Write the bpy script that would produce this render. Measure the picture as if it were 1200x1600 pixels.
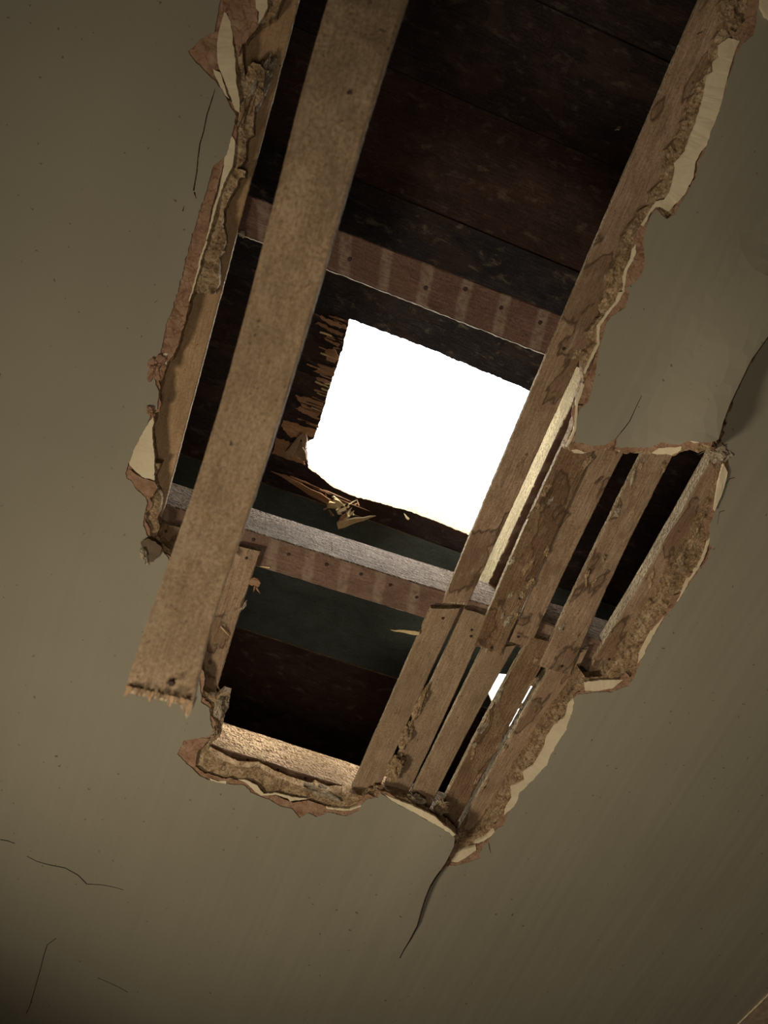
import bpy, bmesh, math, random
import numpy as np
from mathutils import Vector, Matrix, noise
from mathutils.geometry import delaunay_2d_cdt

random.seed(7)
for o in list(bpy.data.objects): bpy.data.objects.remove(o)
SC = bpy.context.scene
COL = SC.collection

# ------------------------------------------------------------------ camera
F = 1100.0
CAM = Vector((0.0, 0.0, 1.6))
R = np.array([[0.93475923, -0.35523718, -0.00563276],
              [0.33276262, 0.88095502, -0.33643318],
              [0.12447578, 0.31260965, 0.94169049]])
cd = bpy.data.cameras.new('camera')
cam = bpy.data.objects.new('camera', cd); COL.objects.link(cam)
rt, up, bk = R[0], -R[1], -R[2]
cam.matrix_world = Matrix(((rt[0], up[0], bk[0], CAM.x), (rt[1], up[1], bk[1], CAM.y), (rt[2], up[2], bk[2], CAM.z), (0, 0, 0, 1)))
cd.sensor_fit = 'VERTICAL'; cd.sensor_height = 36.0; cd.lens = F / 1600 * 36.0
cd.clip_start = 0.01; cd.clip_end = 60
cd.dof.use_dof = True; cd.dof.focus_distance = 0.86; cd.dof.aperture_fstop = 9.0
SC.camera = cam

# ------------------------------------------------------------------ light and exposure
SC.view_settings.view_transform = 'Standard'
SC.view_settings.look = 'None'
SC.view_settings.gamma = 1.0
SC.view_settings.exposure = 0.0
W = bpy.data.worlds.new('sky'); SC.world = W; W.use_nodes = True
wb = W.node_tree.nodes['Background']
wb.inputs[0].default_value = (0.93, 0.97, 1.0, 1); wb.inputs[1].default_value = 11.0

def area(name, loc, target, sx, sy, power, col):
    l = bpy.data.lights.new(name, 'AREA'); l.shape = 'RECTANGLE'; l.size = sx; l.size_y = sy
    l.energy = power; l.color = col
    o = bpy.data.objects.new(name, l); COL.objects.link(o); o.location = loc
    o.rotation_euler = (Vector(target) - Vector(loc)).to_track_quat('-Z', 'Y').to_euler()
    return o
area('window_daylight', (-0.75, 1.05, 1.4), (0.6, 0.15, 2.4), 0.24, 0.24, 3.4, (1.0, 0.86, 0.64)).data.spread = math.radians(88)
area('room_bounce', (0.12, 0.33, 1.42), (0.12, 0.33, 2.4), 0.45, 0.45, 2.2, (1.0, 0.87, 0.67))
sun = bpy.data.lights.new('sun', 'SUN'); sun.energy = 6.5; sun.angle = math.radians(8); sun.color = (1.0, 0.86, 0.62)
suno = bpy.data.objects.new('sun', sun); COL.objects.link(suno)
suno.rotation_euler = Vector((-0.03, 0.473, -0.25)).to_track_quat('-Z', 'Y').to_euler()

# ------------------------------------------------------------------ projection helpers
H = 2.40           # painted face of the ceiling
ZL = H + 0.018     # underside of the laths
TL = 0.009
ZJ = ZL + TL       # underside of the joists
ZR = H + 0.30      # underside of the roof boards

def P(px, py, z):
    d = R.T @ np.array([(px - 600) / F, (py - 800) / F, 1.0])
    t = (z - CAM.z) / d[2]
    return Vector((CAM.x + d[0] * t, CAM.y + d[1] * t, z))

def proj(x, y, z):
    v = R @ np.array([x - CAM.x, y - CAM.y, z - CAM.z])
    return 600 + F * v[0] / v[2], 800 + F * v[1] / v[2]

def crop(ox, oy, s, pts):
    return [(ox + x / s, oy + y / s) for x, y in pts]

def fn(x, y, z=0.0, sc=1.0, o=4):
    return noise.fractal(Vector((x * sc, y * sc, z * sc)), 0.8, 2.1, o)

def resample(pts, step, closed=False):
    pts = [Vector(p) for p in pts]
    if closed: pts = pts + [pts[0]]
    out = []
    for a, b in zip(pts[:-1], pts[1:]):
        n = max(1, int((b - a).length / step))
        for i in range(n): out.append(a.lerp(b, i / n))
    if not closed: out.append(pts[-1])
    return out

# ------------------------------------------------------------------ objects and tags
def tag(o, label=None, cat=None, group=None, kind=None):
    if label: o['label'] = label
    if cat: o['category'] = cat
    if group: o['group'] = group
    if kind: o['kind'] = kind
    return o

def link(name, me, mat, parent=None):
    o = bpy.data.objects.new(name, me); COL.objects.link(o)
    if mat: me.materials.append(mat)
    if parent: o.parent = parent; o.matrix_parent_inverse = Matrix.Identity(4)
    return o

# ------------------------------------------------------------------ materials
class NT:
    def __init__(s, name, rough=0.9):
        s.m = bpy.data.materials.new(name); s.m.use_nodes = True
        s.t = s.m.node_tree; s.b = s.t.nodes['Principled BSDF']
        s.b.inputs['Roughness'].default_value = rough
        try: s.b.inputs['Specular IOR Level'].default_value = 0.15
        except Exception: pass
    def n(s, typ, **k):
        x = s.t.nodes.new(typ)
        for a, b in k.items():
            if isinstance(b, (int, float, tuple)) and a in x.inputs: x.inputs[a].default_value = b
            else: setattr(x, a, b)
        return x
    def l(s, a, b): s.t.links.new(a, b)
    def coord(s, kind='Object', scale=(1, 1, 1)):
        c = s.n('ShaderNodeTexCoord'); mp = s.n('ShaderNodeMapping'); mp.inputs['Scale'].default_value = scale
        s.l(c.outputs[kind], mp.inputs['Vector']); return mp.outputs['Vector']
    def noise(s, vec, scale, detail=6, rough=0.6, dist=0.0):
        x = s.n('ShaderNodeTexNoise'); x.inputs['Scale'].default_value = scale; x.inputs['Detail'].default_value = detail
        x.inputs['Roughness'].default_value = rough; x.inputs['Distortion'].default_value = dist
        s.l(vec, x.inputs['Vector']); return x.outputs['Fac']
    def ramp(s, fac, stops, mode='LINEAR'):
        r = s.n('ShaderNodeValToRGB'); r.color_ramp.interpolation = mode
        e = r.color_ramp.elements
        while len(e) > 1: e.remove(e[-1])
        e[0].position, e[0].color = stops[0][0], col4(stops[0][1])
        for p, c in stops[1:]:
            q = e.new(p); q.color = col4(c)
        s.l(fac, r.inputs['Fac']); return r.outputs['Color']
    def mix(s, fac, a, b, mode='MIX'):
        x = s.n('ShaderNodeMix', data_type='RGBA', blend_type=mode)
        for v, i in ((fac, 0), (a, 6), (b, 7)):
            if hasattr(v, 'links'): s.l(v, x.inputs[i])
            elif i == 0: x.inputs[0].default_value = v
            else: x.inputs[i].default_value = col4(v)
        return x.outputs[2]
    def math(s, op, a, b=0.0, clamp=False):
        x = s.n('ShaderNodeMath', operation=op); x.use_clamp = clamp
        for v, i in ((a, 0), (b, 1)):
            if hasattr(v, 'links'): s.l(v, x.inputs[i])
            else: x.inputs[i].default_value = v
        return x.outputs[0]
    def bump(s, h, strength, dist=0.001):
        b = s.n('ShaderNodeBump'); b.inputs['Strength'].default_value = strength; b.inputs['Distance'].default_value = dist
        s.l(h, b.inputs['Height']); s.l(b.outputs[0], s.b.inputs['Normal'])
    def col(s, c): s.l(c, s.b.inputs['Base Color'])

def col4(c):
    if not hasattr(c, '__len__'): c = (c, c, c)
    return tuple(c) if len(c) == 4 else (c[0], c[1], c[2], 1)

def mat_paint():
    m = NT('grey_green_paint', 0.7); v = m.coord()
    n1 = m.noise(v, 3.0, 4); n2 = m.noise(v, 60, 5)
    c = m.ramp(n1, [(0.3, (0.245, 0.222, 0.170)), (0.7, (0.275, 0.25, 0.192))])
    sp = m.noise(v, 130, 2, 0.5)
    c = m.mix(m.ramp(sp, [(0.25, (1, 1, 1)), (0.285, (0, 0, 0))]), c, (0.14, 0.11, 0.08))
    m.col(c)
    # the laths telegraph through the plaster as faint ridges
    v2 = m.coord('Object', (1, 0.04, 1))
    n3 = m.noise(v2, 14, 3)
    h = m.math('ADD', m.math('MULTIPLY', n3, 1.6), m.math('MULTIPLY', n2, 0.12))
    m.bump(h, 0.5, 0.004)
    return m.m

def mat_plaster(name, dark, mid, lite, scale=90, strength=0.9, spots=True):
    m = NT(name, 0.95); v = m.coord()
    n1 = m.noise(v, scale, 8, 0.7); n0 = m.noise(v, scale * 0.14, 4)
    c = m.ramp(n1, [(0.3, dark), (0.5, mid), (0.72, lite)])
    c = m.mix(m.ramp(n0, [(0.35, (0, 0, 0)), (0.65, (0.5, 0.5, 0.5))]), c, dark)
    if spots:
        vo = m.n('ShaderNodeTexVoronoi'); vo.inputs['Scale'].default_value = scale * 2.4; m.l(v, vo.inputs['Vector'])
        c = m.mix(m.ramp(vo.outputs['Distance'], [(0.10, (0.8, 0.8, 0.8)), (0.18, (0, 0, 0))]), c, lite)
    if spots:
        n2 = m.noise(v, scale * 4, 4, 0.8)
        c = m.mix(m.ramp(n2, [(0.36, (0.8, 0.8, 0.8)), (0.46, (0, 0, 0))]), c, tuple(a * .4 for a in dark))
        c = m.mix(m.ramp(n2, [(0.56, (0, 0, 0)), (0.68, (0.6, 0.6, 0.6))]), c, lite)
    m.col(c); m.bump(m.math('ADD', n1, m.math('MULTIPLY', n0, 2)), strength, 0.003)
    return m.m

def mat_pink():
    m = NT('pinkish_finish_coat', 0.95); v = m.coord()
    n1 = m.noise(v, 70, 6, 0.65)
    vo = m.n('ShaderNodeTexVoronoi', feature='DISTANCE_TO_EDGE'); vo.inputs['Scale'].default_value = 75
    mp = m.n('ShaderNodeMix', data_type='RGBA'); mp.inputs[0].default_value = 0.04
    tn = m.n('ShaderNodeTexNoise'); tn.inputs['Scale'].default_value = 50; m.l(v, tn.inputs['Vector'])
    m.l(v, mp.inputs[6]); m.l(tn.outputs['Color'], mp.inputs[7]); m.l(mp.outputs[2], vo.inputs['Vector'])
    c = m.ramp(n1, [(0.25, (0.17, 0.09, 0.055)), (0.5, (0.30, 0.18, 0.115)), (0.75, (0.40, 0.27, 0.19))])
    c = m.mix(m.ramp(vo.outputs['Distance'], [(0.0, (0.75, 0.75, 0.75)), (0.05, (0, 0, 0))]), c, (0.14, 0.06, 0.035))
    m.col(c); m.bump(n1, 0.8, 0.003)
    return m.m

def dark_mid(a, b): return tuple((x + y) / 1.6 for x, y in zip(a, b))

def mat_wood(name, dark, mid, lite, stain=(0.12, 0.065, 0.035), stain_amt=1.0, grain=1.0, bands=False, rough_bump=0.6, crust=0.0):
    m = NT(name, 0.85); v = m.coord('UV', (1, 1, 1))
    vg = m.coord('UV', (0.08, 1, 1)); vs = m.coord('UV', (0.5, 1, 1))
    g = m.noise(vg, 420, 6, 0.7, 0.6); fine = m.noise(v, 350, 6, 0.75); big = m.noise(vs, 14, 5, 0.6)
    gg = m.math('ADD', m.math('MULTIPLY', g, 0.45 * grain), m.math('MULTIPLY', fine, 1 - 0.45 * grain))
    c = m.ramp(gg, [(0.36, dark), (0.5, mid), (0.64, lite)])
    mot = m.noise(vs, 48, 6, 0.75, 0.5)
    c = m.mix(m.ramp(mot, [(0.32, (0.75, 0.75, 0.75)), (0.5, (0, 0, 0))]), c, tuple(0.6 * a for a in dark_mid(dark, mid)))
    c = m.mix(m.ramp(mot, [(0.52, (0, 0, 0)), (0.72, (0.55, 0.55, 0.55))]), c, (lite[0] * 1.02, lite[1] * 1.08, lite[2] * 1.22))
    c = m.mix(m.ramp(big, [(0.3, (0.55, 0.55, 0.55)), (0.6, (0, 0, 0))]), c, tuple(0.55 * a for a in mid))
    if stain_amt > 0:
        s = m.noise(vs, 17, 4, 0.52, 0.35)
        fill = m.ramp(s, [(0.55, (0, 0, 0)), (0.565, (0.45 * stain_amt,) * 3)])
        line = m.ramp(s, [(0.535, (0, 0, 0)), (0.552, (0.7 * stain_amt,) * 3), (0.562, (0.7 * stain_amt,) * 3), (0.57, (0, 0, 0))])
        c = m.mix(fill, c, stain); c = m.mix(line, c, tuple(a * 0.45 for a in stain))
        pit = m.noise(v, 190, 2, 0.5, 1.5)
        c = m.mix(m.ramp(pit, [(0.27, (0.8, 0.8, 0.8)), (0.31, (0, 0, 0))]), c, (0.06, 0.04, 0.03))
    if crust > 0:
        s2 = m.noise(vs, 60, 6, 0.7, 0.4)
        c = m.mix(m.ramp(s2, [(0.56, (0, 0, 0)), (0.68, (crust,) * 3)]), c, (0.48, 0.38, 0.26))
    if bands:
        sx = m.n('ShaderNodeSeparateXYZ'); m.l(v, sx.inputs[0])
        w = m.math('ADD', sx.outputs[0], m.math('MULTIPLY', m.noise(v, 40, 3), 0.007))
        si = m.math('SINE', m.math('MULTIPLY', w, 2 * math.pi / 0.0475))
        k = m.ramp(si, [(0.45, (0, 0, 0)), (0.85, (0.38, 0.38, 0.38))])
        k2 = m.math('MULTIPLY', k, m.ramp(m.noise(v, 120, 4), [(0.35, (0.2, 0.2, 0.2)), (0.6, (1, 1, 1))]))
        c = m.mix(k2, c, (0.42, 0.34, 0.25))
    m.col(c); m.bump(m.math('ADD', m.math('MULTIPLY', g, 1.0), m.math('MULTIPLY', fine, 0.6)), rough_bump, 0.0025)
    return m.m

def mat_sawn(name, dark, mid, lite):
    m = NT(name, 0.9); v = m.coord('UV', (1, 1, 1)); vg = m.coord('UV', (0.12, 1, 1))
    g = m.noise(vg, 330, 6, 0.75, 0.8); f2 = m.noise(v, 260, 5, 0.8)
    mp = m.n('ShaderNodeMapping'); mp.inputs['Rotation'].default_value = (0, 0, 0.9); m.l(v, mp.inputs['Vector'])
    w = m.n('ShaderNodeTexWave'); w.inputs['Scale'].default_value = 62; w.inputs['Distortion'].default_value = 11; w.inputs['Detail'].default_value = 3; w.inputs['Detail Scale'].default_value = 2.2
    m.l(mp.outputs[0], w.inputs['Vector'])
    h = m.math('ADD', m.math('MULTIPLY', g, 0.60), m.math('ADD', m.math('MULTIPLY', f2, 0.28), m.math('MULTIPLY', w.outputs['Fac'], 0.12)))
    c = m.ramp(h, [(0.43, dark), (0.495, mid), (0.58, lite)])
    c = m.mix(m.ramp(m.noise(v, 9, 4), [(0.4, (0.6, 0.6, 0.6)), (0.62, (0, 0, 0))]), c, tuple(a * .5 for a in mid))
    ck = m.noise(m.coord('UV', (0.06, 1, 1)), 90, 3, 0.5, 0.4)
    c = m.mix(m.ramp(ck, [(0.30, (0.85, 0.85, 0.85)), (0.335, (0, 0, 0))]), c, tuple(a * .4 for a in dark))
    m.col(c); m.bump(h, 1.0, 0.004); return m.m

def mat_flat(name, c, rough=0.8):
    m = NT(name, rough); v = m.coord(); n1 = m.noise(v, 80, 4)
    m.col(m.ramp(n1, [(0.3, tuple(a * 0.75 for a in c)), (0.7, tuple(min(1, a * 1.2) for a in c))]))
    m.bump(n1, 0.3, 0.001)
    return m.m

M_PAINT = mat_paint()
M_COARSE = mat_plaster('brown_coarse_plaster', (0.14, 0.085, 0.045), (0.33, 0.225, 0.13), (0.58, 0.46, 0.31))
M_GREY = mat_plaster('grey_lime_mortar', (0.14, 0.11, 0.08), (0.36, 0.29, 0.21), (0.68, 0.6, 0.48))
M_CREAM = mat_plaster('cream_undercoat', (0.54, 0.45, 0.31), (0.68, 0.58, 0.41), (0.74, 0.64, 0.46), 25, 0.25, False)
M_PINK = mat_pink()
M_LATH = mat_wood('weathered_lath_wood', (0.16, 0.10, 0.06), (0.34, 0.225, 0.145), (0.50, 0.36, 0.24), crust=0.4)
M_LATH2 = mat_wood('pitted_lath_wood', (0.12, 0.065, 0.035), (0.27, 0.165, 0.095), (0.42, 0.28, 0.165), stain_amt=0.9, grain=0.6, rough_bump=1.0, crust=0.3)
M_LATHC = mat_wood('clean_lath_wood', (0.19, 0.12, 0.07), (0.32, 0.22, 0.14), (0.44, 0.32, 0.21), stain_amt=0.12, grain=0.7)
M_JOIST = mat_wood('old_joist_wood', (0.10, 0.055, 0.04), (0.19, 0.115, 0.085), (0.28, 0.18, 0.13), stain_amt=0.15, bands=True)
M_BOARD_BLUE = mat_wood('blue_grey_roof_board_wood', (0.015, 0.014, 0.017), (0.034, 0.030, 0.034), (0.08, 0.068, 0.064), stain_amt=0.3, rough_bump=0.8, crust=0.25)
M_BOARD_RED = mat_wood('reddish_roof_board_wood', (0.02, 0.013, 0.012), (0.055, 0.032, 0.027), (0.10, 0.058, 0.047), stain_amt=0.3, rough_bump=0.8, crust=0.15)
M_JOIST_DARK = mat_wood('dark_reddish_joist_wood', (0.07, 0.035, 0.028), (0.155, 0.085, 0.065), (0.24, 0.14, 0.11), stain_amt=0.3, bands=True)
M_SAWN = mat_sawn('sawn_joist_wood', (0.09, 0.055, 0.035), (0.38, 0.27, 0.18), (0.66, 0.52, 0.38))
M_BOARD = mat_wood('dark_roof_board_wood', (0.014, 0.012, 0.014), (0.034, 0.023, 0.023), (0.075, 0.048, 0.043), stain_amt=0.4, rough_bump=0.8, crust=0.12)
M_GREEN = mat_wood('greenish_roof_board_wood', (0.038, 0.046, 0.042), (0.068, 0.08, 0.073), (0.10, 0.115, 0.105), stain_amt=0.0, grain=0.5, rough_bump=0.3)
M_FRESH = mat_wood('fresh_broken_wood', (0.22, 0.11, 0.06), (0.40, 0.22, 0.12), (0.58, 0.36, 0.21), stain_amt=0.0, rough_bump=0.8)
M_STRAW = mat_wood('pale_splinter_wood', (0.50, 0.36, 0.17), (0.68, 0.52, 0.28), (0.8, 0.66, 0.42), stain_amt=0.0, rough_bump=0.6)
M_EDGE = mat_sawn('sawn_lath_edge', (0.16, 0.10, 0.06), (0.50, 0.39, 0.25), (0.74, 0.62, 0.42))
M_LATHL = mat_wood('light_lath_wood', (0.30, 0.18, 0.09), (0.46, 0.30, 0.17), (0.56, 0.39, 0.24), stain_amt=0.05, grain=0.6)
M_CUT = mat_sawn('cut_board_end', (0.25, 0.16, 0.08), (0.5, 0.37, 0.22), (0.68, 0.55, 0.36))
M_IRON = mat_flat('rusty_iron', (0.045, 0.025, 0.02), 0.6)
M_HAIR = mat_flat('plaster_fibre', (0.45, 0.36, 0.25))
M_WALL = mat_flat('room_wall_paint', (0.5, 0.46, 0.38))
M_FLOOR = mat_wood('floor_boards', (0.1, 0.06, 0.03), (0.2, 0.12, 0.07), (0.3, 0.2, 0.12), stain_amt=0)
M_FELT = mat_flat('dark_roof_covering', (0.05, 0.05, 0.055))

# ------------------------------------------------------------------ cracks and sag of the ceiling
CR = [(1118, 700), (1124, 686), (1131, 660), (1140, 635), (1155, 603), (1175, 562), (1200, 527), (1230, 488), (1270, 440), (1330, 380)]
CB = [(712, 1306), (710, 1322), (702, 1339), (696, 1350), (680, 1372), (672, 1385), (664, 1405), (658, 1425), (652, 1447), (640, 1470), (631, 1485), (625, 1497)]
CM = [(960, 700), (962, 686), (975, 670), (984, 658), (990, 645), (995, 634), (1003, 618)]

def side_dist(poly, x, y):
    best = None; tot = 0; L = [0]
    for a, b in zip(poly[:-1], poly[1:]): tot += math.hypot(b[0] - a[0], b[1] - a[1]); L.append(tot)
    for i, (a, b) in enumerate(zip(poly[:-1], poly[1:])):
        dx, dy = b[0] - a[0], b[1] - a[1]; l2 = dx * dx + dy * dy
        t = ((x - a[0]) * dx + (y - a[1]) * dy) / l2; tc = min(1, max(0, t))
        d = math.hypot(x - a[0] - dx * tc, y - a[1] - dy * tc)
        if best is None or d < best[0]:
            best = (d, (dx * (y - a[1]) - dy * (x - a[0])), (L[i] + tc * math.sqrt(l2)) / tot)
    return best

def sag(px, py):
    s = 0.0
    if px > 850 and py < 716:
        d, c, t = side_dist(CR, px, py)
        if c < 0: s += 0.042 * math.exp(-(d / 85) ** 2) * (1 - 0.5 * t) * min(1, (1 - t) / 0.3) if d < 300 else 0
    if 350 < px < 800 and py > 1180:
        d, c, t = side_dist(CB, px, py)
        if c > 0: s += 0.017 * math.exp(-(d / 75) ** 2) * max(0, 1 - t) ** 0.7 if d < 250 else 0
    if 850 < px < 1020 and 600 < py < 712:
        d, c, t = side_dist(CM, px, py)
        if c < 0: s += 0.0025 * math.exp(-(d / 40) ** 2) * (1 - t)
    return s

def inpoly(X, Y, poly):
    ins = np.zeros(len(X), bool); n = len(poly)
    for i in range(n):
        x1, y1 = poly[i]; x2, y2 = poly[(i + 1) % n]
        if y1 == y2: continue
        c = ((y1 > Y) != (y2 > Y)) & (X < (x2 - x1) * (Y - y1) / (y2 - y1) + x1)
        ins ^= c
    return ins

def slab(name, outer, holes, z, th, mat, parent=None, grid=None, zf=None, jag=None, extra=(), sagged=True, topf=None, uv=None):
    """outer, holes: world XY polygons. A plate with its underside at z (+ zf) and its thickness upward."""
    pts = []; edges = []
    def add(poly):
        b = len(pts); pts.extend([Vector((p[0], p[1])) for p in poly]); n = len(poly)
        edges.extend([(b + i, b + (i + 1) % n) for i in range(n)])
    for poly in [outer] + list(holes): add(poly)
    nb = len(pts)
    allx = []
    if grid:
        for (x0, x1, y0, y1, st) in grid:
            xs = np.arange(x0, x1, st); ys = np.arange(y0, y1, st)
            gx, gy = np.meshgrid(xs, ys); gx = gx.ravel() + np.random.uniform(-.25, .25, gx.size) * st; gy = gy.ravel() + np.random.uniform(-.25, .25, gy.size) * st
            k = inpoly(gx, gy, outer)
            for h in holes: k &= ~inpoly(gx, gy, h)
            pts.extend([Vector((a, b)) for a, b in zip(gx[k], gy[k])])
    vo, eo, fo, *_ = delaunay_2d_cdt(pts, edges, [], 0, 1e-6)
    tri = np.array([list(f)[:3] for f in fo]); va = np.array([[v.x, v.y] for v in vo])
    cx = va[tri].mean(1)
    keep = inpoly(cx[:, 0], cx[:, 1], outer)
    for h in holes: keep &= ~inpoly(cx[:, 0], cx[:, 1], h)
    tri = tri[keep]
    bot = []; top = []
    for x, y in va:
        zz = z + (zf(x, y) if zf else 0)
        px, py = proj(x, y, z)
        s = sag(px, py) if sagged else 0
        if s > 1e-5:
            q = P(px, py, zz - s); q2 = P(px, py, zz - s + th); bot.append(tuple(q)); top.append((q.x, q.y, q.z + th))
        else:
            bot.append((x, y, zz)); top.append((x, y, z + th + (topf(x, y) if topf else 0)))
    n = len(va); faces = []; cnt = {}
    for a, b, c in tri:
        a, b, c = int(a), int(b), int(c)
        faces.append((a, c, b)); faces.append((a + n, b + n, c + n))
        for e in ((a, b), (b, c), (c, a)): cnt[tuple(sorted(e))] = cnt.get(tuple(sorted(e)), []) + [e]
    for k, v in cnt.items():
        if len(v) == 1:
            a, b = v[0]; faces.append((a, b, b + n, a + n))
    me = bpy.data.meshes.new(name); me.from_pydata(bot + top, [], faces)
    ul = me.uv_layers.new(name='UVMap'); r0 = random.uniform(0, 9)
    co = np.zeros(len(me.vertices) * 3); me.vertices.foreach_get('co', co); co = co.reshape(-1, 3)
    li = np.zeros(len(me.loops), int); me.loops.foreach_get('vertex_index', li)
    uvs = np.stack([co[li, 0] + r0, co[li, 1] + co[li, 2]], 1).ravel(); ul.data.foreach_set('uv', uvs)
    bm = bmesh.new(); bm.from_mesh(me); bmesh.ops.delete(bm, geom=[v for v in bm.verts if not v.link_faces], context='VERTS')
    bmesh.ops.recalc_face_normals(bm, faces=bm.faces); bm.to_mesh(me); bm.free()
    return link(name, me, mat, parent)

def px2w(pts, z, sagz=False):
    return [(lambda q: (q.x, q.y))(P(x, y, z)) for x, y in pts]

def rag(poly, step=0.002, amp=0.0012, sc=220, seed=0.0, closed=True):
    pts = resample([Vector((p[0], p[1], 0)) for p in poly], step, closed)
    out = []
    for p in pts:
        dx = fn(p.x, p.y, seed + 3.1, sc, 3) * amp + fn(p.x, p.y, seed + 1.7, sc * 0.3, 2) * amp
        dy = fn(p.x, p.y, seed + 9.4, sc, 3) * amp + fn(p.x, p.y, seed + 5.5, sc * 0.3, 2) * amp
        out.append((p.x + dx, p.y + dy))
    return out

# ------------------------------------------------------------------ outlines of the broken hole (traced), projected to their own depth
PAINT = [(380, -170), (352, -60), (345, 0), (335, 52), (314, 62), (295, 82), (303, 97), (322, 112), (338, 130), (360, 165), (370, 182), (362, 215), (352, 245),
    (335, 258), (325, 290), (312, 330), (300, 370), (290, 410), (275, 465), (262, 500), (250, 552), (240, 560), (232, 574), (241, 590), (248, 612),
    (246, 640), (236, 641), (236, 650), (225, 672), (213, 695), (200, 727), (196, 738), (198, 748), (206, 752), (214, 766), (228, 777), (231, 786),
    (226, 802), (224, 822), (229, 836), (245, 852), (262, 870), (272, 890), (288, 930), (300, 1000), (311, 1065), (315, 1098), (326, 1106), (328, 1125), (334, 1147),
    (317, 1153), (288, 1158), (277, 1179), (297, 1199), (314, 1215), (339, 1224), (365, 1226), (382, 1228), (393, 1241), (419, 1250), (436, 1260),
    (455, 1264), (468, 1279), (481, 1272), (495, 1278), (512, 1269), (540, 1276), (560, 1267), (565, 1257), (574, 1248), (590, 1246), (594, 1239), (612, 1251),
    (625, 1259), (647, 1270), (665, 1281), (690, 1294), (712, 1310), (710, 1322), (702, 1339), (696, 1350), (712, 1352), (730, 1347), (750, 1341), (749, 1333), (754, 1325),
    (765, 1312), (775, 1296), (786, 1290), (797, 1267), (805, 1257), (812, 1240), (854, 1197), (865, 1172), (884, 1142), (895, 1109), (897, 1090), (902, 1086),
    (932, 1081), (955, 1081), (981, 1071), (989, 1062), (1000, 1037), (1015, 1004), (1034, 974), (1060, 936), (1082, 906), (1105, 876), (1112, 857), (1108, 846), (1110, 820),
    (1118, 797), (1126, 775), (1137, 745), (1139, 712), (1136, 702), (1128, 693), (1124, 686), (1118, 690), (1107, 692), (1092, 690), (1077, 689), (1063, 695), (1043, 694), (1030, 692),
    (1015, 699), (988, 699), (960, 699), (962, 685), (947, 695), (920, 697), (899, 691), (901, 659), (906, 640), (918, 628), (927, 606), (931, 574), (938, 540), (948, 506),
    (955, 493), (977, 481), (983, 459), (979, 450), (997, 435), (1007, 420), (1006, 393), (1007, 362), (1016, 342), (1025, 327), (1043, 342), (1054, 335), (1070, 308),
    (1086, 281), (1093, 254), (1104, 229), (1117, 191), (1129, 157), (1138, 124), (1147, 97), (1160, 67), (1176, 54), (1183, 31), (1187, 0), (1205, -40), (1240, -170)]
INNER = [(470, -170), (452, -50), (440, 0), (430, 25), (407, 40), (380, 67), (380, 90), (385, 127), (388, 103), (396, 96), (414, 107), (412, 150), (398, 167), (395, 208), (387, 217),
    (385, 233), (384, 250), (370, 262), (383, 268), (382, 277), (373, 279), (367, 297), (357, 313), (350, 330), (348, 350), (352, 368), (350, 393), (342, 403), (343, 422), (342, 443), (333, 460), (320, 458),
    (305, 457), (297, 470), (294, 485), (278, 540), (270, 562), (262, 565), (253, 590), (248, 618), (242, 640), (241, 657), (237, 668), (237, 682), (240, 707), (242, 722), (252, 724), (246, 735),
    (240, 749), (244, 762), (252, 775), (250, 790), (245, 812), (248, 823), (244, 837), (253, 848), (266, 863), (285, 895), (298, 930), (312, 1000), (318, 1080), (328, 1087), (335, 1089), (348, 1081), (358, 1085), (358, 1097),
    (348, 1125), (342, 1152), (327, 1165), (325, 1176), (345, 1187), (368, 1199), (402, 1201), (430, 1216), (460, 1226), (484, 1235), (489, 1229), (510, 1238), (532, 1238), (546, 1238), (566, 1243), (590, 1234), (612, 1240), (635, 1246),
    (655, 1262), (680, 1280), (700, 1290), (714, 1305), (722, 1312), (737, 1307), (752, 1296), (775, 1255), (801, 1210), (824, 1172), (850, 1127), (880, 1090), (899, 1060), (905, 1046), (914, 1058), (940, 1057), (953, 1047), (967, 1028),
    (990, 990), (1013, 952), (1040, 910), (1048, 885), (1068, 860), (1087, 827), (1102, 798), (1115, 777), (1121, 760), (1128, 727), (1124, 708), (1108, 700), (1090, 708), (1077, 704), (1063, 705), (1052, 712), (1033, 708), (1017, 708),
    (1010, 710), (995, 708), (975, 705), (962, 704), (937, 702), (923, 703), (913, 708), (893, 706), (882, 700), (884, 694), (892, 671), (901, 628), (911, 596), (911, 578), (908, 562), (921, 540), (919, 530), (919, 520), (931, 501),
    (942, 491), (940, 476), (949, 452), (950, 428), (967, 403), (975, 369), (987, 350), (1003, 327), (1016, 320), (1018, 297), (1039, 281), (1040, 259), (1042, 234), (1059, 214), (1070, 184), (1081, 157), (1095, 126), (1106, 112),
    (1115, 90), (1117, 58), (1129, 43), (1128, 0), (1150, -60), (1195, -170)]

def slit(poly, w0, w1):
    w0 *= 1.5; w1 *= 1.5
    a = []; b = []; n = len(poly)
    for i, (x, y) in enumerate(poly):
        p = poly[max(0, i - 1)]; q = poly[min(n - 1, i + 1)]
        dx, dy = q[0] - p[0], q[1] - p[1]; l = math.hypot(dx, dy); w = (w0 + (w1 - w0) * i / (n - 1)) / 2
        a.append((x - dy / l * w, y + dx / l * w)); b.append((x + dy / l * w, y - dx / l * w))
    return a + b[::-1]

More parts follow.
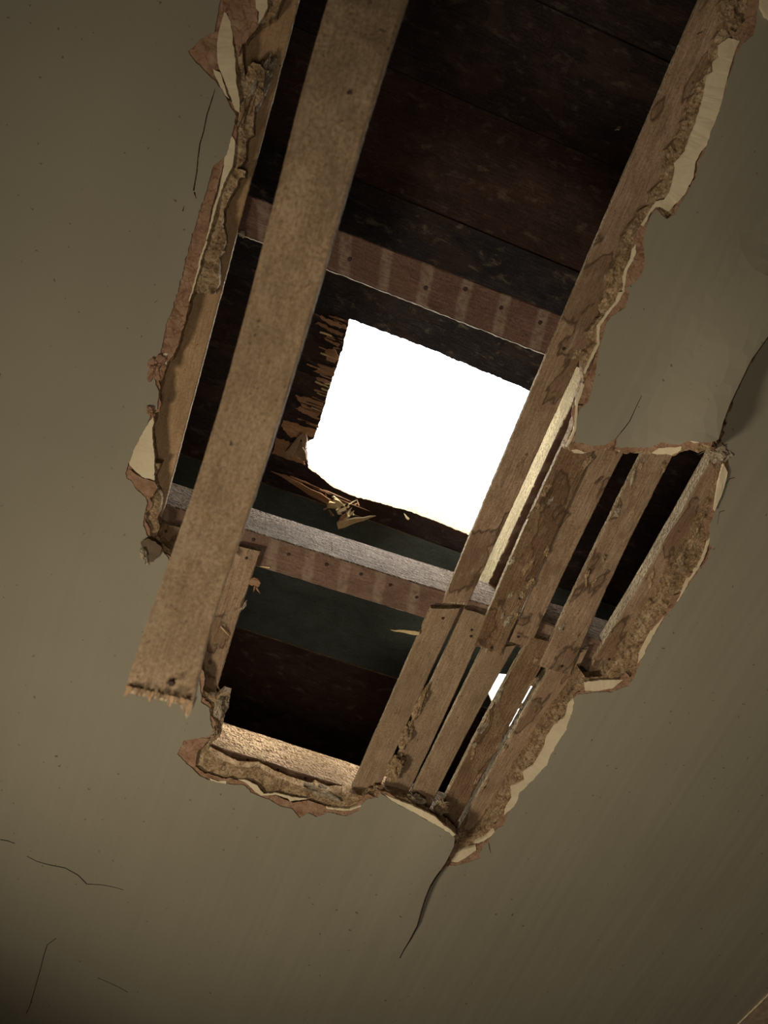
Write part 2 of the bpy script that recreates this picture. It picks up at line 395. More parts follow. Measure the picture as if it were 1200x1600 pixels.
SLITS = [slit(CR, 1.5, 1.2), slit(CB, 1.2, 1.2), slit(CM, 1.2, 0.7),
    slit([(337, 140), (331, 158), (324, 180), (319, 205), (313, 225), (310, 248), (308, 270), (303, 298)], 1.2, 1.6),
    slit([(304, 300), (307, 310)], 1.8, 0.6),
    slit([(0, 1312), (12, 1314), (23, 1318)], 1.0, 0.8),
    slit([(42, 1338), (58, 1346), (76, 1351), (102, 1356), (122, 1367), (136, 1381)], 0.7, 1.2),
    slit([(136, 1381), (160, 1382), (180, 1386), (194, 1390)], 0.9, 0.5),
    slit([(88, 1466), (74, 1476), (68, 1495), (63, 1515), (57, 1536), (47, 1571), (41, 1584)], 0.8, 0.8),
    slit([(152, 1528), (170, 1536), (185, 1543), (199, 1551)], 0.7, 0.7),
    slit([(286, 330), (288, 322)], 1.4, 0.4), slit([(764, 1315), (765, 1325), (767, 1332)], 1.6, 0.6),
    slit([(1132, 797), (1124, 800), (1121, 818)], 1.2, 0.5), slit([(1148, 745), (1140, 748), (1134, 756)], 1.8, 0.8)]
XR = (-2.3, 2.3); YR = (-1.9, 2.3)
RECT = [(XR[0], YR[0]), (XR[1], YR[0]), (XR[1], YR[1]), (XR[0], YR[1])]
PO = rag(px2w(PAINT, H), 0.0025, 0.0011)
IO = rag(px2w(INNER, H + 0.004), 0.0025, 0.0011, seed=4)
wave = lambda x, y: 0.0022 * fn(x, y, 0, 2.2, 2)
ceiling = slab('ceiling', RECT, [PO] + [px2w(s, H) for s in SLITS], H, 0.0013, M_PAINT, grid=[(-1.0, 1.15, -0.9, 1.25, 0.016), (XR[0] + .1, XR[1], YR[0] + .1, YR[1], 0.2)], zf=wave, topf=wave)
tag(ceiling, 'painted plaster ceiling broken open by a large ragged hole', 'ceiling', kind='structure')

def coarse_z(x, y):
    return wave(x, y) + 0.0028 * fn(x, y, 2, 60, 4) + 0.0012 * fn(x, y, 5, 240, 2) + 0.002 + (0.006 if proj(x, y, H)[1] > 1362 else 0)
slab('coarse_plaster', RECT, [IO], H + 0.003, 0.0145, M_COARSE, ceiling, grid=[(-0.62, 0.68, -0.68, 0.8, 0.0045), (XR[0] + .1, XR[1], YR[0] + .1, YR[1], 0.2)], zf=coarse_z)

# pinkish coat: a ragged ring behind the paint edge, of varying width
def offset_poly(poly, wf):
    n = len(poly); A = sum(poly[i][0] * poly[(i + 1) % n][1] - poly[(i + 1) % n][0] * poly[i][1] for i in range(n))
    s = 1 if A > 0 else -1; out = []
    for i, (x, y) in enumerate(poly):
        p = poly[i - 3]; q = poly[(i + 3) % n]; dx, dy = q[0] - p[0], q[1] - p[1]; l = math.hypot(dx, dy) or 1
        w = wf(x, y); out.append((x - dy / l * w * s, y + dx / l * w * s))
    return out
PPX = [tuple(v)[:2] for v in resample([Vector((x, y, 0)) for x, y in PAINT], 3, True)]
inn = offset_poly(PPX, lambda x, y: max(1.0, 5 + 9 * fn(x, y, 0, 0.03, 3)))
outp = offset_poly(PPX, lambda x, y: -14)
ring_h = H + 0.0014
slab('pink_finish_coat', px2w(outp, ring_h), [rag(px2w(inn, ring_h), 0.002, 0.0008, seed=8)], ring_h, 0.0022, M_PINK, ceiling, zf=lambda x, y: wave(x, y) + 0.0006 * fn(x, y, 1, 150, 3))

def patch(kind, pts, z=None, th=0.0016, mat=None):
    mat = mat or {'pink_finish_coat': M_PINK, 'cream_undercoat': M_CREAM}[kind]
    z = z if z is not None else H + (0.0012 if kind == 'pink_finish_coat' else 0.0016)
    return slab(kind, rag(px2w(pts, z), 0.002, 0.0007, seed=random.uniform(0, 50)), [], z, th, mat, ceiling,
                grid=None, zf=lambda x, y: wave(x, y) + 0.0005 * fn(x, y, 1, 100, 3))
C5 = (960, 0, 4.446); C4 = (860, 330, 4.105); C8 = (700, 850, 2.667); C1 = (280, 0, 6); C2 = (260, 230, 6); C7 = (260, 1040, 3.53)
PINKS = [
    crop(*C4, [(640, 50), (560, 110), (540, 210), (535, 300), (490, 370), (470, 500), (520, 530), (500, 600), (470, 640), (500, 560), (570, 440), (620, 380), (615, 130)]),
    crop(*C4, [(500, 510), (460, 510), (420, 590), (370, 655), (330, 690), (310, 740), (315, 850), (270, 1000), (215, 1100), (180, 1230), (230, 1240), (290, 1130), (300, 1000), (350, 780), (400, 690), (490, 630)]),
    [(345, 0), (333, 55), (345, 60), (352, 40), (356, 20), (366, 60), (372, 90), (378, 70), (384, 66), (405, 42), (402, 25), (400, 0), (418, 0), (440, 0), (450, -60), (355, -60)],
    [(335, 50), (312, 60), (294, 82), (301, 96), (322, 115), (340, 132), (336, 110), (344, 108), (340, 70), (345, 45)],
    [(338, 255), (325, 290), (312, 330), (300, 370), (290, 410), (275, 465), (260, 505), (250, 552), (262, 566), (270, 556), (282, 530), (297, 470), (303, 450), (312, 420), (322, 375), (330, 330), (342, 285), (350, 258), (356, 235), (366, 195), (358, 225), (348, 248)],
    crop(*C7, [(440, 665), (470, 715), (560, 745), (620, 780), (690, 795), (735, 850), (780, 825), (830, 845), (890, 815), (990, 840), (1065, 805), (1080, 770), (1000, 795), (900, 785), (780, 745), (700, 760), (600, 720), (530, 725)]),
    crop(*C7, [(60, 490), (90, 420), (200, 400), (240, 405), (200, 450), (170, 480), (160, 560), (130, 555)]),
    [(697, 1340), (712, 1345), (735, 1337), (745, 1327), (752, 1328), (752, 1342), (730, 1349), (712, 1354), (694, 1352)],
    [(745, 1328), (765, 1310), (772, 1292), (786, 1272), (800, 1262), (787, 1292), (776, 1300), (767, 1315), (755, 1328)],
    [(196, 738), (203, 733), (212, 740), (224, 748), (240, 752), (244, 762), (240, 775), (230, 780), (214, 768), (205, 754), (197, 748)],
    [(985, 1060), (978, 1050), (968, 1062), (960, 1070), (935, 1076), (902, 1082), (902, 1088), (932, 1083), (958, 1083), (983, 1073), (990, 1064)],
    [(1124, 684), (1128, 668), (1124, 676), (1118, 690), (1126, 700), (1137, 704), (1134, 694)],
    [(893, 692), (920, 694), (945, 690), (962, 682), (960, 702), (935, 700), (915, 705), (890, 702)],
    [(988, 697), (1030, 690), (1077, 688), (1095, 690), (1085, 700), (1064, 702), (1040, 700), (1010, 706), (990, 704)],
    [(1160, 66), (1178, 52), (1186, 28), (1188, -10), (1172, -10), (1165, 30), (1150, 50), (1140, 44), (1148, 62)],
]
for i, p in enumerate(PINKS): patch('pink_finish_coat', p, H + 0.0008 + 0.0001 * (i % 3))
CREAMS = [
    crop(*C5, [(870, 280), (800, 258), (730, 310), (730, 390), (690, 420), (690, 500), (650, 520), (630, 620), (610, 720), (570, 840), (520, 960), (490, 1050), (420, 1130), (415, 1230), (390, 1320), (345, 1390), (325, 1440), (380, 1468), (490, 1350), (555, 1230), (565, 1120), (600, 1050), (640, 1015), (680, 920), (745, 720), (780, 560), (810, 450), (850, 320)]),
    crop(*C5, [(350, 1385), (290, 1400), (250, 1450), (190, 1560), (205, 1570), (250, 1480), (290, 1440), (335, 1440)]),
    crop(*C4, [(545, 215), (525, 240), (515, 300), (480, 370), (465, 440), (460, 515), (475, 510), (480, 440), (495, 375), (530, 310), (548, 260)]),
    crop(*C4, [(480, 510), (440, 520), (420, 575), (365, 640), (300, 735), (300, 850), (250, 950), (215, 1040), (225, 1045), (262, 960), (315, 855), (318, 740), (372, 655), (430, 585)]),
    crop(*C4, [(205, 1100), (165, 1230), (150, 1400), (110, 1490), (95, 1510), (105, 1515), (125, 1490), (165, 1400), (178, 1240), (215, 1110)]),
    crop(*C8, [(528, 640), (500, 670), (490, 720), (440, 760), (410, 810), (400, 850), (360, 920), (310, 955), (320, 985), (262, 1010), (265, 1060), (235, 1115), (232, 1130), (270, 1100), (330, 1030), (400, 940), (460, 850), (500, 770), (520, 700)]),
    crop(*C8, [(568, 575), (572, 612), (620, 612), (685, 600), (728, 564), (640, 566)]),
    crop(540, 1150, 4, [(812, 688), (760, 700), (700, 722), (665, 745), (640, 780), (700, 782), (760, 752), (815, 712)]),
    crop(540, 1150, 4, [(925, 580), (880, 620), (805, 665), (830, 668), (900, 630), (930, 600)]),
    [(239, 650), (223, 671), (214, 688), (202, 722), (203, 728), (210, 735), (222, 745), (240, 750), (241, 737), (241, 707), (238, 682), (238, 668), (241, 660)],
    crop(180, 540, 6, [(450, 70), (490, 68), (480, 180), (450, 250), (440, 180)]),
    crop(*C1, [(430, 110), (385, 250), (355, 420), (360, 550), (375, 650), (430, 760), (480, 900), (530, 1030), (570, 1060), (575, 970), (545, 800), (530, 650), (520, 500), (500, 330), (480, 200)]),
    crop(*C1, [(325, 650), (345, 730), (400, 850), (470, 930), (440, 850), (385, 690)]),
    crop(*C2, [(600, -120), (555, -80), (540, 190), (500, 400), (440, 580), (370, 880), (385, 860), (470, 560), (540, 350), (620, 180), (645, 40), (650, -60)]),
    crop(*C2, [(370, 880), (330, 1000), (280, 1200), (215, 1440), (225, 1440), (300, 1190), (345, 1010), (385, 880)]),
    crop(*C1, [(720, -40), (720, 90), (750, 110), (745, 225), (800, 140), (830, 60), (830, -40)]),
    crop(*C7, [(395, 630), (440, 650), (480, 690), (520, 722), (600, 716), (665, 735), (680, 752), (730, 745), (780, 740), (700, 728), (600, 706), (535, 712), (500, 665), (430, 632)]),
    crop(*C7, [(880, 780), (960, 788), (1010, 792), (1075, 770), (1075, 778), (1015, 800), (960, 798), (880, 790)]),
    crop(*C7, [(240, 625), (280, 642), (330, 640), (330, 655), (290, 658), (245, 640)]),
    crop(960, 660, 6, [(350, 285), (420, 242), (560, 232), (632, 225), (620, 262), (540, 305), (470, 292), (400, 300)]),
    crop(960, 660, 6, [(700, 178), (760, 175), (800, 190), (740, 195)]),
    crop(820, 680, 6, [(430, 135), (490, 130), (560, 155), (550, 172), (460, 166)]),
    crop(940, 840, 6, [(582, 742), (480, 850), (400, 1000), (350, 1100), (338, 1180), (380, 1120), (430, 1010), (500, 880)]),
    crop(940, 840, 6, [(1010, 0), (960, 150), (900, 270), (800, 400), (705, 600), (718, 600), (815, 420), (915, 275), (975, 150), (1022, 0)]),
    crop(540, 1150, 4, [(240, 362), (290, 385), (380, 422), (450, 452), (560, 505), (610, 555), (705, 630), (692, 642), (590, 575), (500, 520), (430, 482), (300, 412)]),
]
for i, p in enumerate(CREAMS): patch('cream_undercoat', p, H + 0.0004 + 0.0001 * (i % 3), 0.003)

# ------------------------------------------------------------------ long timbers: laths, joists, rafters
def sample(pts, n):
    L = [0]
    for a, b in zip(pts[:-1], pts[1:]): L.append(L[-1] + (Vector(b) - Vector(a)).length)
    out = []
    for i in range(n):
        s = L[-1] * i / (n - 1); k = 0
        while k < len(L) - 2 and L[k + 1] < s: k += 1
        t = (s - L[k]) / max(1e-9, L[k + 1] - L[k]); out.append(Vector(pts[k]).lerp(Vector(pts[k + 1]), t))
    return out

def smooth(pts, deg):
    if not deg: return pts
    t = np.linspace(-1, 1, len(pts)); a = np.array([list(p) for p in pts])
    return [Vector(r) for r in np.stack([np.polyval(np.polyfit(t, a[:, k], deg), t) for k in range(3)], 1)]

def timber(name, left, right, z, th, mat, parent=None, world=False, edge=0.0007, ends=(0.002, 0.002), step=0.003, cham=0.09, lift=0.0, zprof=None, updir=None, seed=None, frayed=(0, 0), fit=2, side_mat=None):
    """left/right: matching edge lines of the face seen from below (photo points at height z, or world points)."""
    if world: A = [Vector(p) for p in left]; B = [Vector(p) for p in right]
    else:
        A = [P(x, y, z if not zprof else zprof[i]) for i, (x, y) in enumerate(left)]
        B = [P(x, y, z if not zprof else zprof[min(i, len(zprof) - 1)]) for i, (x, y) in enumerate(right)]
    ln = sum((a - b).length for a, b in zip(A[:-1], A[1:])); n = max(6, int(ln / step))
    A = smooth(sample(A, n), fit); B = smooth(sample(B, n), fit); sd = random.uniform(0, 99) if seed is None else seed
    prof = [(v, 0.0) for v in (0.03, 0.2, 0.4, 0.6, 0.8, 0.97)] + [(1, cham), (1, 0.5), (1, 1 - cham)] + [(0.97, 1), (0.5, 1), (0.03, 1)] + [(0, 1 - cham), (0, 0.5), (0, cham)]
    m = len(prof); verts = []; uvs = []
    acc = 0
    for i in range(n):
        a, b = A[i], B[i]; T = (A[min(n - 1, i + 1)] - A[max(0, i - 1)]).normalized()
        wv = (b - a); w = wv.length; wn = wv / w
        upv = Vector((0, 0, 1)) if updir is None else updir
        if zprof: upv = T.cross(wn).normalized(); upv = upv if upv.z > 0 else -upv
        if i: acc += (A[i] - A[i - 1]).length
        for (v, h) in prof:
            q = a + wv * v + upv * (h * th)
            if i in (0, n - 1):
                e = ends[0] if i == 0 else ends[1]; fr = frayed[0] if i == 0 else frayed[1]
                q += T * (e * fn(v * 4, h, sd + i, 1.6, 3)) + T * fr * fn(v * 30, h * 4, sd, 1.0, 2)
            if v in (0, 1): q += wn * (edge * (0.6 * fn(acc, v * 9, sd, 30, 2) + 0.7 * fn(acc, v * 9, sd + 5, 260, 3)))
            q += upv * (0.0005 * fn(acc * 60, v * 3, sd + h, 1, 2)) if h == 0 else Vector((0, 0, 0))
            verts.append(q); uvs.append((acc + sd, v * w if h < 0.05 else v * w + h * th * (1 if v > .5 else -1)))
    faces = []
    for i in range(n - 1):
        for j in range(m):
            k = (j + 1) % m; faces.append((i * m + j, i * m + k, (i + 1) * m + k, (i + 1) * m + j))
    faces.append(tuple(range(m))); faces.append(tuple(reversed(range((n - 1) * m, n * m))))
    me = bpy.data.meshes.new(name); me.from_pydata(verts, [], faces)
    ul = me.uv_layers.new(name='UVMap')
    for p in me.polygons:
        for li in p.loop_indices:
            vi = me.loops[li].vertex_index; u = uvs[vi]
            ul.data[li].uv = u
    bm = bmesh.new(); bm.from_mesh(me); bmesh.ops.recalc_face_normals(bm, faces=bm.faces); bm.to_mesh(me); bm.free()
    o = link(name, me, mat, parent)
    if side_mat:
        me.materials.append(side_mat)
        for p in me.polygons:
            if p.index < (n - 1) * m and p.index % m in (6, 7, 12, 13): p.material_index = 1
            if p.index >= (n - 1) * m: p.material_index = 1
    return o

def lump(name, px, py, z, sx, sy, sz, mat, label, cat='plaster lump', rot=0.0, seed=1.0, amp=0.35, parent=None, sub=4, group=None):
    c = P(px, py, z); bm = bmesh.new(); bmesh.ops.create_icosphere(bm, subdivisions=sub, radius=1)
    for v in bm.verts:
        k = 1 + amp * fn(v.co.x, v.co.y, v.co.z + seed * 7, 1.3, 5) + 0.12 * fn(v.co.x, v.co.y, v.co.z + seed, 5, 3)
        v.co *= k; v.co.x *= sx; v.co.y *= sy; v.co.z *= sz
    bmesh.ops.transform(bm, matrix=Matrix.Translation(c) @ Matrix.Rotation(rot, 4, 'Z'), verts=bm.verts)
    me = bpy.data.meshes.new(name); bm.to_mesh(me); bm.free(); o = link(name, me, mat, parent)
    if not parent: tag(o, label, cat, group)
    return o

def splinter(name, a, b, w, mat, label=None, cat='splinter', group=None, parent=None, th=None):
    """a, b world points; a tapering sliver"""
    a, b = Vector(a), Vector(b); d = (b - a); l = d.length; d.normalize()
    s = d.cross(Vector((0, 0, 1))).normalized(); u = s.cross(d).normalized(); th = th or w * 0.5; verts = []; n = 7; sd = random.uniform(0, 50)
    for i in range(n):
        t = i / (n - 1); ww = w * (0.75 if i == 0 else 1 - 0.92 * t ** 1.6); c = a + d * l * t + u * (0.06 * l * math.sin(t * 2 + sd)) * 0.3 + s * w * 0.25 * fn(t * 3, 0, sd)
        for k, (p, q) in enumerate(((-.5, -.4), (.5, -.5), (.6, .5), (-.4, .5))): verts.append(c + s * ww * p + u * ww * (th / w) * q * (1 + .3 * fn(t * 5, k, sd)))
    faces = [(i * 4 + k, i * 4 + (k + 1) % 4, i * 4 + 4 + (k + 1) % 4, i * 4 + 4 + k) for i in range(n - 1) for k in range(4)] + [(3, 2, 1, 0), (n * 4 - 4, n * 4 - 3, n * 4 - 2, n * 4 - 1)]
    me = bpy.data.meshes.new(name); me.from_pydata(verts, [], faces); ul = me.uv_layers.new(name='UVMap')
    for p in me.polygons:
        for li in p.loop_indices:
            vi = me.loops[li].vertex_index; ul.data[li].uv = (vi // 4 / n * l + sd, (vi % 4) * w / 2)
    o = link(name, me, mat, parent)
    if not parent: tag(o, label, cat, group)
    return o


def nail(parent, px, py, z, r=0.0021):
    c = P(px, py, z); bm = bmesh.new()
    bmesh.ops.create_cone(bm, cap_ends=True, segments=12, radius1=r * 0.8, radius2=r, depth=0.0014, matrix=Matrix.Translation((c.x, c.y, c.z - 0.0003)))
    bmesh.ops.create_cone(bm, cap_ends=True, segments=8, radius1=r * 0.35, radius2=r * 0.35, depth=0.012, matrix=Matrix.Translation((c.x, c.y, c.z + 0.006)))
    me = bpy.data.meshes.new('nail'); bm.to_mesh(me); bm.free()
    return link('nail', me, M_IRON, parent)

def lath(left, right, label, mat=None, z=ZL, th=TL, nails=(), residue=0, **k):
    o = timber('lath', left, right, z, th, mat or M_LATH, side_mat=M_EDGE, **k); tag(o, label, 'lath', 'laths nailed across the joists')
    for x, y in nails: nail(o, x, y, z)
    L = sample([Vector((a, b, 0)) for a, b in left], 60); Rr = sample([Vector((a, b, 0)) for a, b in right], 60)
    for i in range(residue):
        j = random.randrange(3, 54); q = L[j].lerp(Rr[j], random.choice((random.uniform(0.02, .2), random.uniform(.8, .98), random.uniform(.2, .8))))
        lump('plaster_residue', q.x, q.y, z - .0002, random.uniform(.0015, .0035), random.uniform(.004, .014), random.uniform(.0009, .002), random.choice((M_COARSE, M_GREY, M_COARSE)), None, seed=i + j, amp=.8, parent=o, sub=3, rot=random.uniform(-.3, .3))
    return o

lath([(1160, -150), (1093, 0), (1007, 200), (920, 400), (885, 480), (851, 553), (828, 615), (796, 700), (738, 830), (708, 900), (691, 940)],
     [(1240, -150), (1165, 0), (1074, 200), (985, 400), (945, 475), (915, 540), (897, 578), (843, 700), (797, 800), (752, 900), (731, 945)],
     'long stained lath running along the right edge of the sky opening', residue=5, nails=[(881, 545), (967, 200)], ends=(0.002, 0.004))
lath([(672, 950), (643, 1020), (603, 1107), (560, 1208), (540, 1255)], [(719, 952), (687, 1020), (662, 1075), (648, 1106), (620, 1168), (597, 1222), (583, 1258)],
     'clean brown lath bordering the lower dark opening, on its right', M_LATHC, nails=[(692, 966)])
lath([(727, 952), (710, 987), (693, 1018), (673, 1072), (655, 1106), (632, 1160), (600, 1225), (590, 1258)], [(760, 962), (745, 1012), (733, 1038), (711, 1087), (693, 1125), (660, 1185), (648, 1218), (630, 1262)],
     'lower lath with two nail holes, next right of the clean lath at the dark opening', M_LATHC, z=ZL + .001, nails=[(737, 984), (736, 994)])
lath([(900, 650), (885, 683), (858, 742), (820, 823), (797, 880), (785, 903), (767, 942), (750, 988), (742, 1013)], [(950, 665), (927, 708), (907, 747), (893, 780), (877, 813), (860, 850), (850, 880), (835, 913), (810, 967), (797, 988), (783, 1020)],
     'crusty upper lath beside the reddish rafter, blotched with lime', M_LATH2, residue=14, z=ZL - .004, nails=[(812, 935), (768, 1012)], ends=(0.002, 0.006))
lath([(945, 670), (927, 708), (907, 747), (893, 780), (877, 813), (860, 850), (850, 880), (835, 913), (810, 967), (796, 1003)], [(995, 670), (973, 708), (962, 730), (940, 780), (923, 808), (910, 833), (890, 877), (857, 950), (845, 975), (828, 1010)],
     'smooth greyish upper lath touching the crusty lath on its right side', M_LATH, nails=[(810, 995)])
lath([(750, 1015), (743, 1042), (732, 1060), (702, 1120), (677, 1170), (653, 1218), (634, 1258)], [(806, 1008), (787, 1043), (780, 1056), (765, 1085), (743, 1115), (717, 1173), (688, 1232), (664, 1275)],
     'plain lower lath left of the slot that shows a scrap of sky', M_LATHC)
lath([(833, 997), (815, 1016), (797, 1055), (770, 1102), (750, 1143), (730, 1178), (700, 1237), (682, 1278)], [(862, 1003), (848, 1040), (837, 1065), (798, 1133), (773, 1177), (737, 1238), (713, 1290), (706, 1308)],
     'deeply pitted lower lath right of the slot that shows a scrap of sky', M_LATH2, residue=10, th=0.012)
lath([(1020, 680), (1002, 710), (975, 763), (962, 793), (943, 830), (922, 878), (900, 915), (880, 957), (872, 980), (858, 1003), (845, 1040)],
     [(1070, 680), (1050, 713), (1035, 743), (1020, 773), (1005, 800), (990, 837), (977, 860), (960, 893), (942, 937), (922, 977), (906, 1013), (893, 1056)],
     'upper lath between the two long dark gaps on the right', M_LATH, residue=8, z=ZL - .003, nails=[(878, 1041)], ends=(0.002, 0.004))
lath([(857, 1046), (843, 1075), (823, 1109), (806, 1140), (781, 1180), (748, 1240), (718, 1294), (709, 1314)],
     [(915, 1012), (905, 1050), (892, 1078), (872, 1110), (852, 1146), (832, 1186), (812, 1222), (785, 1266), (765, 1305)],
     'lower lath with pale sawn left edge beside the long cream plaster patch', M_LATH, th=0.022, residue=5)
lath([(1136, 676), (1120, 704), (1041, 842), (994, 924), (948, 1002), (928, 1030), (915, 1048)], [(1165, 700), (1140, 755), (1095, 850), (1060, 910), (1010, 1000), (985, 1035), (968, 1058)],
     'rightmost lath, stained, with a bright sawn left edge like a rope', M_LATH, th=0.024, residue=8, nails=[(952, 1030), (929, 1052)], ends=(0.002, 0.006))
# left side laths
LR = [(505, -150), (468, 0), (447, 73), (430, 135), (417, 192), (405, 237), (373, 355), (353, 427), (340, 477), (323, 540), (300, 618), (287, 687), (273, 735), (258, 788), (251, 812)]
lath([(x - (74 - i * 1.6), y) for i, (x, y) in enumerate(LR)], LR, 'long smooth lath along the left edge of the hole, rimmed with light', M_LATHL, th=0.008)
lath([(243, 815), (230, 880), (210, 950)], [(287, 826), (272, 885), (252, 955)], 'stub of lath with one nail under the lower left corner of the long left lath', M_LATH2, nails=[(259, 830)])
lath([(362, 852), (338, 930), (308, 1035), (292, 1100)], [(406, 861), (397, 895), (382, 930), (372, 968), (350, 1038), (334, 1090), (330, 1110)],
     'short nailed lath half hidden behind the big hanging lath', M_LATH, nails=[(385, 872)])
# the hanging lath, close to the camera
HLL = [(700, -620), (672, -430), (630, -300), (580, -180), (535, -80), (505, 0), (480, 100), (455, 217), (430, 317), (405, 417), (396, 450), (360, 574), (330, 660), (307, 735), (289, 810), (262, 896), (232, 965), (203, 1045), (194, 1086)]
HLR = [(790, -600), (775, -410), (740, -280), (700, -160), (655, -70), (628, 0), (597, 117), (574, 200), (549, 285), (523, 370), (503, 425), (470, 545), (429, 675), (399, 775), (380, 829), (345, 933), (325, 1000), (306, 1075), (300, 1110)]
HZ = [2.412, 2.35, 2.26, 2.18, 2.12, 2.09, 2.082, 2.074, 2.066, 2.057, 2.053, 2.043, 2.034, 2.027, 2.02, 2.012, 2.004, 1.996, 1.99]
hl = timber('lath', HLL, HLR, 0, 0.0075, mat_wood('mottled_lath_wood', (0.17, 0.115, 0.07), (0.36, 0.25, 0.155), (0.52, 0.385, 0.25), stain_amt=0.1, grain=0.35, crust=0.35), side_mat=M_EDGE, zprof=HZ, ends=(0.001, 0.009), frayed=(0, 0.006), edge=0.0003, fit=7)
tag(hl, 'wide loose lath hanging down close to the viewer, its lower end splintered', 'lath')
nail(hl, 546, 147, 2.0785, 0.0022); nail(hl, 268, 1067, 1.993, 0.0024)

for k in range(34):
    t = random.random(); a = P(198 + 101 * t, 1071 + 22 * t, 1.992 + random.uniform(-.001, .004)); l = random.uniform(.002, .007) * (0.5 + abs(math.sin(t * 11)))
    b = a + Vector((random.uniform(-.0015, .0015), l, -random.uniform(0, .0015)))
    splinter('splinter', a, b, random.uniform(.0015, .004), random.choice((M_LATHL, M_LATHC, M_LATHL, M_LATHC, M_LATHL)), parent=hl)

# joists (edges are traced, then carried on in both directions)
def extend(a, b, t0, t1):
    return [a + (b - a) * t0, a + (b - a) * t1]
def joist(near, far, z, h, label, mat, side_mat=None, t=(-3, 4), width=None, nails=()):
    A = extend(P(*near[0], z), P(*near[1], z), *t)
    if width is None: B = extend(P(*far[0], z), P(*far[1], z), *t)
    else:
        d = (A[1] - A[0]).normalized(); nrm = Vector((-d.y, d.x, 0)); nrm = nrm if nrm.y > 0 else -nrm
        B = [a + nrm * width for a in A]
    o = timber('ceiling_joist', A, B, z, h, mat, world=True, step=0.012, cham=0.02, edge=0.0009)
    tag(o, label, 'joist', 'ceiling joists across the hole')
    for x, y in nails: nail(o, x, y, z, 0.0026)
    return o
def height_for(m, u, z0):
    q = P(*m, z0); best = None
    for k in range(10, 140):
        h = k / 1000; p = proj(q.x, q.y, z0 + h)
        # distance of p from image line through u with joist slope .34
        d = abs((p[1] - u[1]) - 0.34 * (p[0] - u[0]))
        if best is None or d < best[0]: best = (d, h)
    return best[1]
hj2 = height_for((400, 832), (400, 795), ZJ); hj3 = height_for((440, 1198), (450, 1160), ZJ)
print('joist heights', hj2, hj3)
joist([(520, 355), (870, 490)], [(515, 422), (850, 553)], ZJ, 0.05, 'dark reddish joist crossing above the sky opening', M_JOIST_DARK, nails=[(546, 405), (665, 450), (727, 452), (783, 481), (844, 504)])
joist([(400, 832), (913, 993)], [(394, 883), (903, 1040)], ZJ, hj2, 'middle joist with pale sawn flank below the sky opening', M_JOIST, t=(-2, 3),
      nails=[(396, 843), (451, 866), (510, 882), (564, 897), (610, 914), (651, 933)])
joist([(328, 1163), (548, 1232)], None, ZJ, hj3, 'warm lit joist at the bottom of the lower dark opening', M_JOIST, t=(-4, 8), width=0.05, nails=[(346, 1177), (387, 1187), (434, 1203), (477, 1216), (518, 1228)])
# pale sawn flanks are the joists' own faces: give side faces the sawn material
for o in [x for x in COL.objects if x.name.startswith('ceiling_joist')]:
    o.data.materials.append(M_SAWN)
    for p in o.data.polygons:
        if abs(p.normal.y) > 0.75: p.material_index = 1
j1 = [x for x in COL.objects if x.get('label', '').startswith('dark reddish joist')][0]
def strand(name, pts, r, mat, parent):
    cu = bpy.data.curves.new(name, 'CURVE'); cu.dimensions = '3D'; cu.bevel_depth = r; cu.bevel_resolution = 1
    sp = cu.splines.new('POLY'); sp.points.add(len(pts) - 1)
    for q, p in zip(sp.points, pts): q.co = (*p, 1); q.radius = random.uniform(.6, 1.5)
    tmp = bpy.data.objects.new(name, cu); me = bpy.data.meshes.new_from_object(tmp); bpy.data.objects.remove(tmp)
    return link(name, me, mat, parent)
M_WEB = mat_flat('dusty_cobweb', (0.75, 0.72, 0.66))
for (a, b) in (((508, 420), (856, 556)), ((374, 367), (428, 385))):
    n = 60 if b[0] > 500 else 12
    strand('cobweb_strand', [P(a[0] + (b[0] - a[0]) * i / n, a[1] + (b[1] - a[1]) * i / n + random.uniform(-.7, .7), ZJ - .0006) for i in range(n + 1)], .00055, M_WEB, j1)
# rafter running the other way above the joists
rf = timber('rafter', [(933, 545), (912, 590), (861, 700), (823, 782), (765, 908), (741, 960)], [(993, 545), (972, 590), (920, 700), (882, 782), (822, 908), (797, 960)], H + 0.10, 0.075, M_JOIST, cham=0.02)
tag(rf, 'reddish rafter with its left flank lit bright yellow', 'rafter')
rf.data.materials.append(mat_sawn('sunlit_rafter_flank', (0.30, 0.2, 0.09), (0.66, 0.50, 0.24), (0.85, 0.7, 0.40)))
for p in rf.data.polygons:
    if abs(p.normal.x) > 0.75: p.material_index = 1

# ------------------------------------------------------------------ roof
def wy(px, py): q = P(px, py, ZR); return q
HOLE = [(546, 498), (690, 553), (828, 611), (872, 630), (800, 740), (752, 852), (735, 838), (680, 815), (640, 800), (600, 789), (580, 783), (560, 778), (520, 762), (500, 745), (483, 733), (479, 715), (477, 692), (490, 686), (505, 640), (520, 590), (535, 545)]
SLOT = [(745, 1052), (800, 1056), (862, 1075), (840, 1110), (800, 1145), (771, 1103), (762, 1083)]
big = offset_poly([tuple(v)[:2] for v in resample([Vector((x, y, 0)) for x, y in HOLE], 8, True)], lambda x, y: -9)
big2 = offset_poly([tuple(v)[:2] for v in resample([Vector((x, y, 0)) for x, y in SLOT], 6, True)], lambda x, y: -5)
RB = [(-2.4, -2.0), (2.4, -2.0), (2.4, 2.4), (-2.4, 2.4)]
roof = slab('roof', RB, [px2w(big, ZR + .02), px2w(big2, ZR + .02)], ZR + 0.0235, 0.02, M_FELT, sagged=False)
tag(roof, 'dark roof covering over the boards', 'roof', kind='structure')
dX = (P(850, 553, ZR) - P(515, 422, ZR)).normalized()   # board direction
dX = Vector((1, 0.0, 0))
def ymid(a, b): return (P(*a, ZR).y + P(*b, ZR).y) / 2
